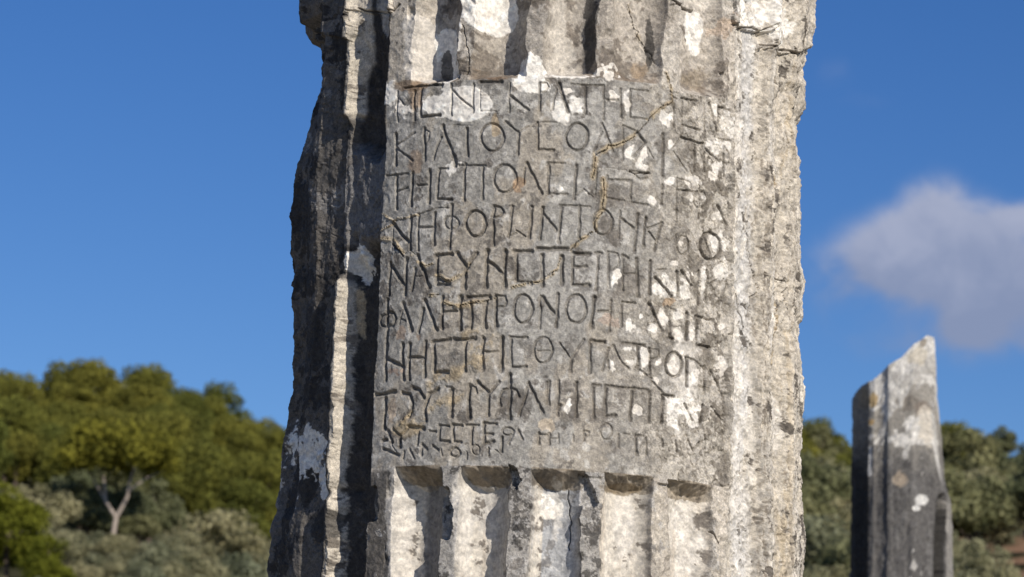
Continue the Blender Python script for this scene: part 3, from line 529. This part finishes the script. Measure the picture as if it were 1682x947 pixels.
# ------------------------------------------------------------------ broken column fragment on the right
def fragment():
    D = 16.0
    c = ray(1482, 780); tt = (D-0)/c[1]; base = CAM+c*tt; cx, cy = base[0], base[1]
    root = empty('broken_column', (cx, cy, 0))
    tag(root, 'dark broken column stump with slanting pointed top and white lichen', 'column fragment')
    depth_cam = np.dot(base-CAM, CF); rr = 82*depth_cam/F
    ns, nz = 420, 620
    zb, ztmax = 0.25, None
    ph = np.concatenate([np.linspace(-100, 100, 340), np.linspace(100, 260, 81)[1:-1]]); ns = len(ph)
    pr = np.radians(ph)
    def ztop_px(px): return np.interp(px, [1398, 1401, 1410, 1425, 1440, 1470, 1490, 1505, 1513, 1524, 1530, 1540, 1566], [655, 640, 631, 626, 610, 592, 571, 562, 555, 558, 585, 640, 700])
    u = np.sin(pr); pxr = 1482+82*u
    # height of the break along the ring, as the slanting surface meets it
    ytp = ztop_px(pxr)
    zt = np.array([CAM[2]+ (lambda d: d[2]/d[1]*(D-rr*.6))(ray(p, q)) for p, q in zip(pxr, ytp)])
    back = np.abs(ph) > 90; zt = zt-0.05*back
    tv = np.concatenate([np.linspace(0, .62, 60), np.linspace(.62, 1, 561)[1:]]); nz = len(tv)
    Zf = zb+(zt[None]-zb)*tv[:, None]
    S_ = pr*rr; tz = tv*4.7
    a = fbm(S_, tz, .05, .06, 301); b2 = fbm(S_, tz, .015, .02, 302); d_ = fbm(S_, tz, .02, .15, 303); big = fbm(S_, tz, .12, .14, 304)
    P = np.broadcast_to(ph, Zf.shape)
    q = np.full_like(Zf, rr)
    def groove(c0, w, d0, m=1.0):
        tq = np.abs((P-c0)/w); return d0*np.clip(1-tq**2.2, 0, 1)**.6*m
    PXf, PYf = project(cx+q*np.sin(pr), cy-q*np.cos(pr), Zf)
    q -= groove(-62, 13, .045, (1-sstep(.975, .998, tv))[:, None]); q -= groove(-32, 8.5, .016); q -= groove(-8, 11, .007); q -= groove(18, 12, .006); ga = np.abs(P-40.0-4*(1-sstep(815, 900, PYf))+.3*a); gs = sstep(808, 835, PYf+4*b2); gv = gs*(ga < 9.2); q -= gs*(ga < 7)*.13; q += gs*sstep(48, 52, P)*.012; q -= groove(80, 12, .02)
    # narrower towards the right of the top (broken away)
    xr = np.interp(PYf, [556, 650, 700, 800, 820, 850, 947], [1526, 1529, 1535, 1546, 1556, 1561, 1566])
    lim = (xr-1482)/82*rr
    q = np.where(P > 20, np.minimum(q, np.maximum(lim, .3*rr)/np.maximum(np.sin(np.clip(pr, .05, 1.571)), .05)), q)
    q += .003*a+.002*b2+.0012*d_
    col = np.zeros(Zf.shape+(3,), np.float32); 
    def lay2(m, c):
        m = np.clip(m, 0, 1)[..., None]; col[:] = col*(1-m)+m*np.asarray(c, np.float32)
    col[:] = (.115, .11, .106); lay2(.6*sstep(0, .8, d_+.5*a), (.165, .16, .155)); lay2(.6*sstep(.3, 1.0, a+.4*b2), (.065, .062, .06)); lay2(.8*sstep(45, 49, -P), (.022, .021, .02))  # last layer: left strip, dark lichen with grazing shade painted in
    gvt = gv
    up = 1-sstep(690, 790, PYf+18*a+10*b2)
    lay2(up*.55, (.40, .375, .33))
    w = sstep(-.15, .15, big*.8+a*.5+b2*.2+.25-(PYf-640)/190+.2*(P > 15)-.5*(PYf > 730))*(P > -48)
    lay2(w*.90, (.62, .605, .575)); lay2(w*.6*sstep(.2, .7, a+.6*b2), (.33, .315, .29))
    def bl(cx_, cy_, a1, a2): return 1-sstep(.7, 1, np.hypot((PXf-cx_)/a1, (PYf-cy_)/a2)+.25*a+.15*b2)
    lay2(bl(1497, 662, 18, 17)*.9, (.2, .18, .155)); lay2(bl(1515, 668, 16, 12)*.9, (.2, .17, .145)); lay2(bl(1434, 655, 7, 14)*.8, (.42, .28, .10)); lay2(bl(1430, 695, 6, 8)*.8, (.40, .26, .10)); lay2(bl(1476, 788, 13, 17)*.6, (.42, .34, .25))
    lay2(bl(1516, 820, 13, 9)*.9, (.7, .69, .66)); lay2(bl(1506, 834, 6, 4), (.7, .69, .66)); lay2(bl(1549, 850, 6, 30)*.6, (.45, .42, .38)); lay2(bl(1428, 760, 5, 30)*.8, (.6, .59, .57)); lay2(bl(1512, 588, 16, 18)*.7, (.50, .45, .36))
    lay2(bl(1517, 562, 7, 7)*.8, (.2, .17, .13)); lay2(bl(1480, 720, 26, 14)*.8, (.72, .70, .66)); lay2(bl(1522, 700, 14, 34)*.8, (.58, .53, .45)); lay2(bl(1495, 700, 12, 20)*.9, (.72, .70, .66))
    lay2(gvt, (.04, .038, .036)); lay2(sstep(50, 52, P)*gs*.7, (.30, .285, .26))  # first layer paints the crevice's shade as black
    v = np.stack([q*np.sin(pr), -q*np.cos(pr), Zf], -1)
    rim = v[-1]
    cap = []; capc = []
    cen = rim.mean(0); caprows = 10
    rg = np.random.default_rng(9)
    for k in range(1, caprows):
        f = k/caprows
        row = rim*(1-f)+cen*f; row = row+rg.normal(0, .004, (ns, 1))*[0, 0, 1]; cap.append(row); capc.append(np.tile([.42, .39, .35], (ns, 1)))
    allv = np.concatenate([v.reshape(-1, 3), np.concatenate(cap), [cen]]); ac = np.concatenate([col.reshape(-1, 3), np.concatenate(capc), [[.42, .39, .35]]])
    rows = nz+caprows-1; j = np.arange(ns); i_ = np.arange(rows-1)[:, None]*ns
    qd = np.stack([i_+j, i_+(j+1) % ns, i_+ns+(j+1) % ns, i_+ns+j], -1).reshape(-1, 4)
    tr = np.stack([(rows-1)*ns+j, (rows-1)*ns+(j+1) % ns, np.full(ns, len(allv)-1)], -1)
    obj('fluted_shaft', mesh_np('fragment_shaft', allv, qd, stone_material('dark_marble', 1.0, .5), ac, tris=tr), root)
    box('base_block', -.42, .42, -.42, .42, -.05, .26, root)
fragment()

# ------------------------------------------------------------------ ground and hillside, one sheet
def ground_z(x, y):
    x = np.asarray(x, float); y = np.asarray(y, float)
    up = np.interp(x*200/np.maximum(y, 60)*1.0, [-60, -34, -28, -22, -15, -8, 0, 10, 18, 24, 28, 33, 60], [35.4, 35.6, 35.8, 32.7, 30.9, 31, 32, 33.2, 33.8, 32.8, 33.6, 34.8, 36])
    t_ = np.clip((y-40)/158, 0, 1)
    z = up*(t_**.92)
    z = z+1.2*np.sin(x*.11+y*.05)*t_+.8*np.sin(x*.07-y*.13+1)*t_
    z = z-np.clip(y-205, 0, 400)*.05
    return np.where(y < 40, 0.0, z)
def ground():
    xs = np.concatenate([[-2500, -1200, -600], np.linspace(-300, 300, 181), [600, 1200, 2500]]); ys = np.concatenate([[-2500, -1000, -300, -80], np.linspace(-30, 420, 181), [700, 1300, 2500]])
    X, Y = np.meshgrid(xs, ys); Z = ground_z(X, Y)
    v = np.stack([X, Y, Z], -1).reshape(-1, 3); nx = len(xs)
    i_ = np.arange(len(ys)-1)[:, None]*nx; j = np.arange(nx-1)
    q = np.stack([i_+j, i_+j+1, i_+nx+j+1, i_+nx+j], -1).reshape(-1, 4)
    m = bpy.data.materials.new('hillside_scrub'); m.use_nodes = True; b = NB(m.node_tree); b.n.clear(); out = b.n.new('ShaderNodeOutputMaterial')
    tc = b.add('ShaderNodeTexCoord').outputs['Object']
    ysep = b.add('ShaderNodeSeparateXYZ', {0: tc}).outputs[1]
    c = b.mix(b.ramp(b.noise(tc, .5, 6, .6), .35, .65), (.03, .034, .014), (.07, .062, .03))
    c = b.mix(b.math('MULTIPLY', b.ramp(b.noise(tc, .12, 4, .6), .40, .55), b.math('GREATER_THAN', b.add('ShaderNodeSeparateXYZ', {0: tc}).outputs[0], 17.0)), c, (.24, .145, .09))
    c = b.mix(b.ramp(b.math('ADD', ysep, b.math('MULTIPLY', b.noise(tc, .2, 3), 14.0)), 30.0, 52.0), b.mix(b.noise(tc, 1.5, 5, .6), (.27, .235, .175), (.42, .38, .30)), c)
    bp = b.add('ShaderNodeBump', {'Height': b.noise(tc, 2.0, 5, .6), 'Strength': .8, 'Distance': .3}).outputs[0]
    bs = b.add('ShaderNodeBsdfPrincipled', {'Base Color': c, 'Roughness': 1.0, 'Normal': bp, 'Specular IOR Level': .1}); b.l.new(bs.outputs[0], out.inputs[0])
    o = obj('ground', mesh_np('ground', v, q, m)); tag(o, 'dry scrubby ground rising into a wooded hillside behind the columns', kind='structure')
ground()

# ------------------------------------------------------------------ trees
def foliage_material(name, c_dark, c_light):
    m = bpy.data.materials.new(name); m.use_nodes = True; b = NB(m.node_tree); b.n.clear(); out = b.n.new('ShaderNodeOutputMaterial')
    at = b.add('ShaderNodeAttribute', attribute_name='tone').outputs['Fac']
    oi = b.add('ShaderNodeObjectInfo').outputs['Random']
    c = b.mix(at, c_dark, c_light)
    c = b.mix(1.0, c, b.mix(oi, (.78, .84, .85), (1.22, 1.12, 1.0)), 'MULTIPLY')
    d = b.add('ShaderNodeBsdfDiffuse', {'Color': c}); tr = b.add('ShaderNodeBsdfTranslucent', {'Color': c})
    mx = b.add('ShaderNodeMixShader', {0: .36}); b.l.new(d.outputs[0], mx.inputs[1]); b.l.new(tr.outputs[0], mx.inputs[2]); b.l.new(mx.outputs[0], out.inputs[0])
    return m
PINE = foliage_material('pine_needles', (.085, .094, .027), (.228, .23, .053))
BRIGHT = foliage_material('young_pine_needles', (.085, .095, .014), (.25, .25, .035))
OLIVE = foliage_material('olive_leaves', (.14, .145, .082), (.36, .355, .225))
OLIVED = foliage_material('dark_oak_leaves', (.11, .12, .058), (.26, .265, .145))
def bark(name, c):
    m = bpy.data.materials.new(name); m.use_nodes = True; b = NB(m.node_tree); b.n.clear(); out = b.n.new('ShaderNodeOutputMaterial')
    tc = b.add('ShaderNodeTexCoord').outputs['Object']
    cc = b.mix(b.noise(tc, 6, 4, .6), tuple(v*.6 for v in c), tuple(min(1, v*1.3) for v in c))
    bs = b.add('ShaderNodeBsdfPrincipled', {'Base Color': cc, 'Roughness': .95}); b.l.new(bs.outputs[0], out.inputs[0]); return m
BARK = bark('brown_bark', (.10, .075, .055)); PALE = bark('pale_bark', (.36, .30, .25))

def tube(pts, rad, n=8):
    V_, Q_ = [], []
    P = [np.array(p, float) for p in pts]
    for i, p in enumerate(P):
        d = P[min(i+1, len(P)-1)]-P[max(i-1, 0)]; d /= np.linalg.norm(d)
        a = np.cross(d, [0.3, 1, .1]); a /= np.linalg.norm(a); c = np.cross(d, a)
        for k in range(n):
            t_ = 2*math.pi*k/n; V_.append(p+rad[i]*(math.cos(t_)*a+math.sin(t_)*c))
        if i: Q_ += [((i-1)*n+k, (i-1)*n+(k+1) % n, i*n+(k+1) % n, i*n+k) for k in range(n)]
    return V_, Q_
def crown_mesh(name, seed, rx_, rz_, nclump, nleaf, leaf, mat, z0, style='dome'):
    rg = np.random.default_rng(seed); cs = []
    while len(cs) < nclump:
        p = rg.uniform(-1, 1, 3); l = np.linalg.norm(p)
        if l > 1 or l < .35: continue
        if style == 'dome' and p[2] < -.35: continue
        if style == 'umbrella' and p[2] < -.15: continue
        if style == 'cone' and math.hypot(p[0], p[1]) > .95-.75*(p[2]+1)/2: continue
        cs.append(p)
    cs = np.array(cs)*[rx_*.82, rx_*.82, rz_*.85]+[0, 0, z0+rz_]
    cr = rg.uniform(.20, .36, nclump)*rx_
    per = nleaf//nclump; L = []
    tn = []
    for c, q in zip(cs, cr):
        n_ = rg.normal(size=(per, 3)); n_ /= np.linalg.norm(n_, axis=1)[:, None]
        rad = q*rg.uniform(.55, 1.12, per)[:, None]*[1, 1, .75]
        pos = c+n_*rad
        L.append((pos, n_)); tn.append(np.clip(rg.uniform(.2, .9)+rg.normal(0, .22, per), 0, 1))
    pos = np.concatenate([a for a, _ in L]); nn = np.concatenate([b for _, b in L]); tn = np.concatenate(tn)
    nn = nn+rg.normal(0, .55, nn.shape); nn /= np.linalg.norm(nn, axis=1)[:, None]
    a = np.cross(nn, rg.normal(size=nn.shape)); a /= np.linalg.norm(a, axis=1)[:, None]; b_ = np.cross(nn, a)
    sz = leaf*rg.uniform(.5, 1.4, len(pos))[:, None]
    v = np.stack([pos-a*sz*.5, pos-b_*sz*.3, pos+a*sz*.5, pos+b_*sz*.3], 1).reshape(-1, 3)
    q = np.arange(len(pos)*4).reshape(-1, 4)
    return mesh_np(name, v, q, mat, np.repeat(tn, 4)[:, None]*np.ones(3), smooth=False), cs
def trunk_mesh(name, seed, h, rad, cs, mat, fork=None):
    rg = np.random.default_rng(seed); V_, Q_ = [], []
    def add(pts, rr):
        v, q = tube(pts, rr); o = len(V_); V_.extend(v); Q_.extend([tuple(i+o for i in f) for f in q])
    if fork is None:
        top = np.array([rg.normal(0, .15), rg.normal(0, .15), h])
        add([(0, 0, -.4), (0, 0, h*.3), tuple(top*.65+[.1, 0, 0]), tuple(top)], [rad*1.3, rad, rad*.8, rad*.5]); st = top*.75
        for c in cs[:6]: add([tuple(st*rg.uniform(.7, 1)), tuple((st+c)/2+rg.normal(0, .1, 3)), tuple(c)], [rad*.45, rad*.3, rad*.1])
    else:
        for pts, rr in fork: add(pts, rr)
    return mesh_np(name, np.array(V_), np.array(Q_), mat)
def proto(kind, i):
    if kind == 'pine':
        h = 2.6; cm, cs = crown_mesh('pine_crown', 500+i, 2.4, 2.1+.3*(i % 3), 44, 10500, .19, PINE, .35, 'dome')
        return trunk_mesh('pine_trunk', i, h+1.2, .14, cs, BARK), cm
    if kind == 'olive':
        cm, cs = crown_mesh('olive_crown', 600+i, 1.75, 1.25, 26, 5200, .16, OLIVE, .45, 'dome')
        return trunk_mesh('olive_trunk', i, 1.3, .13, cs, BARK), cm
    if kind == 'oak':
        cm, cs = crown_mesh('oak_crown', 650+i, 2.0, 1.6, 28, 5600, .2, OLIVED, .7, 'dome')
        return trunk_mesh('oak_trunk', i, 1.8, .14, cs, BARK), cm
    if kind == 'bright':
        cm, cs = crown_mesh('young_pine_crown', 700+i, 2.0, 2.9, 60, 12000, .17, BRIGHT, -.3, 'dome')
        return trunk_mesh('young_pine_trunk', i, 4.2, .12, cs, BARK), cm
PROTO = {k: [proto(k, i) for i in range(n)] for k, n in (('pine', 6), ('olive', 5), ('oak', 4), ('bright', 2))}
NAME = {'pine': 'pine_tree', 'olive': 'olive_tree', 'oak': 'holm_oak', 'bright': 'young_pine'}
rng = random.Random(12)
def tree(kind, x, y, s, label, group=None, i=None, sink=0.0, sz=1.0):
    tm, cm = PROTO[kind][rng.randrange(len(PROTO[kind])) if i is None else i]
    root = empty(NAME[kind], (x, y, float(ground_z(x, y))-sink)); root.rotation_euler.z = rng.uniform(0, 6.283); root.scale = (s, s, s*sz)
    tag(root, label, 'tree', group)
    obj('trunk', tm, root); obj('crown', cm, root)
    return root
def at(px, dist):                                         # map position of something seen in direction px at a given distance
    d = ray(px, 780); t_ = dist/d[1]; return CAM[0]+d[0]*t_, CAM[1]+dist
def dist_for(px, py):                                     # distance at which the line of sight meets the hillside
    d = ray(px, py)
    for k in range(200, 1100):
        t_ = k*.2/d[1]; x, y, z = CAM+d*t_
        if z < ground_z(x, y): return y-CAM[1]
    return 205.0
# wooded slope
row_y = 122.0; rows = 0; placed = []
while row_y < 203:
    half_w = (row_y+6)*.178+4; x = -half_w+rng.uniform(0, 3)
    while x < half_w:
        xx = x+rng.uniform(-1.1, 1.1); yy_ = row_y+rng.uniform(-1.6, 1.6)
        px, py = project(xx, yy_, float(ground_z(xx, yy_))+2.5)
        hidden = 560 < px < 1240
        x += rng.uniform(2.3, 3.4)
        if hidden: continue
        if 1635 < px < 1700 and yy_ < 134: continue
        placed.append((xx, yy_, px, py))
    row_y += 4.9
for (xx, yy_, px, py) in placed:
    top_row = yy_ > 194
    s = rng.uniform(.55, .88)
    if top_row: s = rng.uniform(.42, 1.0)
    if px > 1240:
        kind = 'oak' if (rng.random() < .55 or px > 1600) else 'pine'
        if yy_ < 150: kind = rng.choice(['oak', 'olive', 'olive'])
    else: kind = 'pine' if rng.random() < .9 else 'oak'
    if top_row and px < 1240: lab, g = 'pine whose crown stands against the sky on the ridge left of the column', 'pines along the left skyline'
    elif top_row: lab, g = 'dark tree crown against the sky on the low ridge right of the column', 'trees along the right skyline'
    elif px < 1240: lab, g = 'green pine packed among others in the wood on the slope left of the column', 'pines on the left slope'
    else: lab, g = 'dark green tree packed among others on the slope behind the broken column', 'trees on the right slope'
    tree(kind, xx, yy_, s, lab, g, sz=rng.uniform(.9, 1.25))
# olive scrub at the foot of the slope, left
for (px, d_, s) in [(140, 92, .42), (165, 95, .4), (188, 104, .46), (212, 107, .44), (165, 107, .46), (190, 93, .40), (215, 96, .42), (240, 92, .45), (262, 95, .6), (290, 93, .55), (320, 96, .65), (350, 92, .6), (385, 94, .62), (415, 91, .65), (445, 95, .7), (470, 92, .7), (205, 88, .4), (240, 87, .42), (280, 88, .5), (315, 87, .5), (355, 87, .55), (395, 86, .55), (435, 86, .6), (150, 87, .4), (175, 86, .38), (60, 85, .5), (20, 84, .5), (110, 85, .45), (140, 84, .4), (190, 84, .4), (235, 84, .42), (290, 84, .45), (340, 84, .45), (400, 84, .5),
                    (280, 104, .6), (310, 110, .7), (345, 108, .7), (400, 106, .75), (440, 110, .8), (490, 106, .8), (520, 104, .9), (85, 100, .6), (120, 104, .5), (20, 108, .9), (-20, 104, .9), (372, 118, 1.12), (460, 121, .8), (300, 116, .6), (70, 116, .8), (425, 116, .7)]:
    x, y = at(px, d_)
    big = (px, d_) == (372, 118)
    tree('olive', x, y, s*1.1, 'rounded olive bush standing highest behind the other bushes at the foot of the wood' if big else 'pale grey green olive bush among others along the bottom left beside the column', None if big else 'olive bushes below the left wood')
for (px, d_, s) in [(1340, 104, 1.1), (1385, 110, 1.0), (1330, 122, 1.2), (1400, 120, 1.1), (1560, 116, 1.1), (1600, 122, 1.15), (1640, 128, 1.2), (1575, 104, .9), (1625, 98, .8), (1300, 112, 1.0), (1460, 112, 1.1), (1510, 118, 1.1), (1720, 118, 1.0), (1350, 134, 1.2), (1590, 138, 1.3), (1420, 100, .9), (1520, 100, .9), (1330, 96, .8), (1370, 98, .8), (1565, 96, .8), (1600, 93, .7), (1650, 94, .5)]:
    x, y = at(px, d_)
    tree('olive' if rng.random() < .6 else 'oak', x, y, s*1.1, 'grey green olive bush on the lower slope beside the broken column', 'olive bushes below the right wood')
for (px, d_, s) in [(105, 121, .62), (135, 124, .7), (165, 121.5, .6), (190, 125, .75), (222, 122, .62), (250, 125, .7), (285, 122, .6), (215, 128, .8), (160, 129, .8), (178, 120.2, .42), (205, 120.5, .42), (235, 120, .42), (150, 120, .45)]:
    x, y = at(px, d_); tree('oak', x, y, s, 'dark low tree in the shade behind the forked pale trunk', 'dark trees behind the forked umbrella pine')
# bright young pines at the lower left
for n, (px, d_, s, z_, lab) in enumerate([(22, 92, .62, .0, 'bright yellow green young pine filling the lower left corner'), (88, 89, .40, .0, 'smaller bright green young pine at the right foot of the corner pine'), (-42, 97, .6, 0, 'bright young pine cut by the left edge of the picture')]):
    x, y = at(px, d_); tree('bright', x, y, s*1.15, lab, None, n % 2)
# umbrella pine with pale forked trunk
def forked():
    d0 = 118; x, y = at(192, d0); z = CAM[2]+(lambda d: d[2]/d[1]*d0)(ray(192, 896)); z = min(z, 99)
    px = d0*1.02/F
    z = min(z, float(ground_z(x, y))+.4)
    root = empty('umbrella_pine', (x, y, z)); tag(root, 'umbrella pine with pale trunk forking in a Y below a broad crown', 'tree')
    U = lambda a, b_, c=0: ((a-192)*px, c, (896-b_)*px)
    gz = float(ground_z(x, y))-z
    fk = [([(0, 0, min(gz, 0)-.3), U(191, 894), U(193, 868), U(195, 848)], [.13, .115, .10, .095]), ([U(195, 850), U(186, 838), U(176, 824, .1), U(173, 806, .2), U(168, 780, .3)], [.085, .075, .065, .05, .035]),
          ([U(195, 850), U(203, 834), U(212, 816, -.1), U(214, 795, -.2), U(222, 765, -.3)], [.09, .08, .07, .05, .035]), ([U(176, 824, .1), U(160, 800, .5), U(140, 770, .8)], [.05, .04, .02]), ([U(213, 805), U(240, 780, .4), U(265, 765, .8)], [.05, .04, .02])]
    obj('trunk', trunk_mesh('umbrella_pine_trunk', 3, 1, .1, [], PALE, fk), root)
    cm, cs = crown_mesh('umbrella_pine_crown', 77, 2.55, 1.25, 40, 9500, .18, foliage_material('umbrella_pine_needles', (.095, .10, .022), (.262, .256, .045)), (896-792)*px-.3, 'umbrella'); obj('crown', cm, root)
forked()

# ------------------------------------------------------------------ each tree's own wording, from where it stands in view
def relabel():
    ordn = 'first second third fourth fifth sixth seventh eighth ninth tenth eleventh twelfth thirteenth fourteenth fifteenth sixteenth seventeenth eighteenth nineteenth twentieth'.split()
    gr = {}
    for o in COL.objects:
        if o.parent is None and o.get('group'): gr.setdefault(o['group'], []).append(o)
    def where(o): return project(o.location.x, o.location.y, o.location.z+2)
    for g, os_ in gr.items():
        os_.sort(key=lambda o: where(o)[0])
        if 'skyline' in g:
            left = 'left' in g
            vis = [o for o in os_ if 0 < where(o)[0] < 1682]
            for k, o in enumerate(vis if left else vis[::-1]):
                if k < 20: o['group'] = g; o['label'] = ('pine crown against the sky, %s along the ridge from the left picture edge' if left else 'tree crown against the sky, %s along the ridge from the right picture edge') % ordn[k]

def rezone():
    kinds = {'pine_tree': 'rounded green pine', 'olive_tree': 'grey green olive', 'holm_oak': 'dark leafy oak'}
    for o in list(COL.objects):
        g = o.get('group')
        if o.parent is not None or g is None: continue
        px, py = project(o.location.x, o.location.y, o.location.z+2); k = kinds.get(o.name.split('.')[0], 'tree')
        if 'slope' in g:
            h = 'high on' if o.location.y > 176 else ('midway up' if o.location.y > 148 else 'low on')
            if px < 700: w = 'beside the left picture edge' if px < 130 else ('straight above the forked pale trunk' if px < 290 else 'next to the column')
            else: w = 'between the two columns' if px < 1400 else ('behind the broken column' if px < 1570 else 'beside the right picture edge')
            o['label'] = '%s %s the wooded slope %s' % (k, h, w); o['group'] = 'trees %s the slope %s' % (h, w)
        elif 'olive bushes' in g:
            n_ = 'front' if o.location.y < 86 else ('middle' if o.location.y < 98 else 'back')
            if px < 700: w = 'left of the forked pale trunk' if px < 180 else ('right of the forked pale trunk' if px < 330 else 'against the inscribed column')
            else: w = 'between the two columns' if px < 1400 else ('behind the broken column' if px < 1560 else 'right of the broken column')
            o['label'] = '%s bush in the %s of the scrub %s' % (k, n_, w); o['group'] = '%s scrub bushes %s' % (n_, w)
relabel(); rezone()
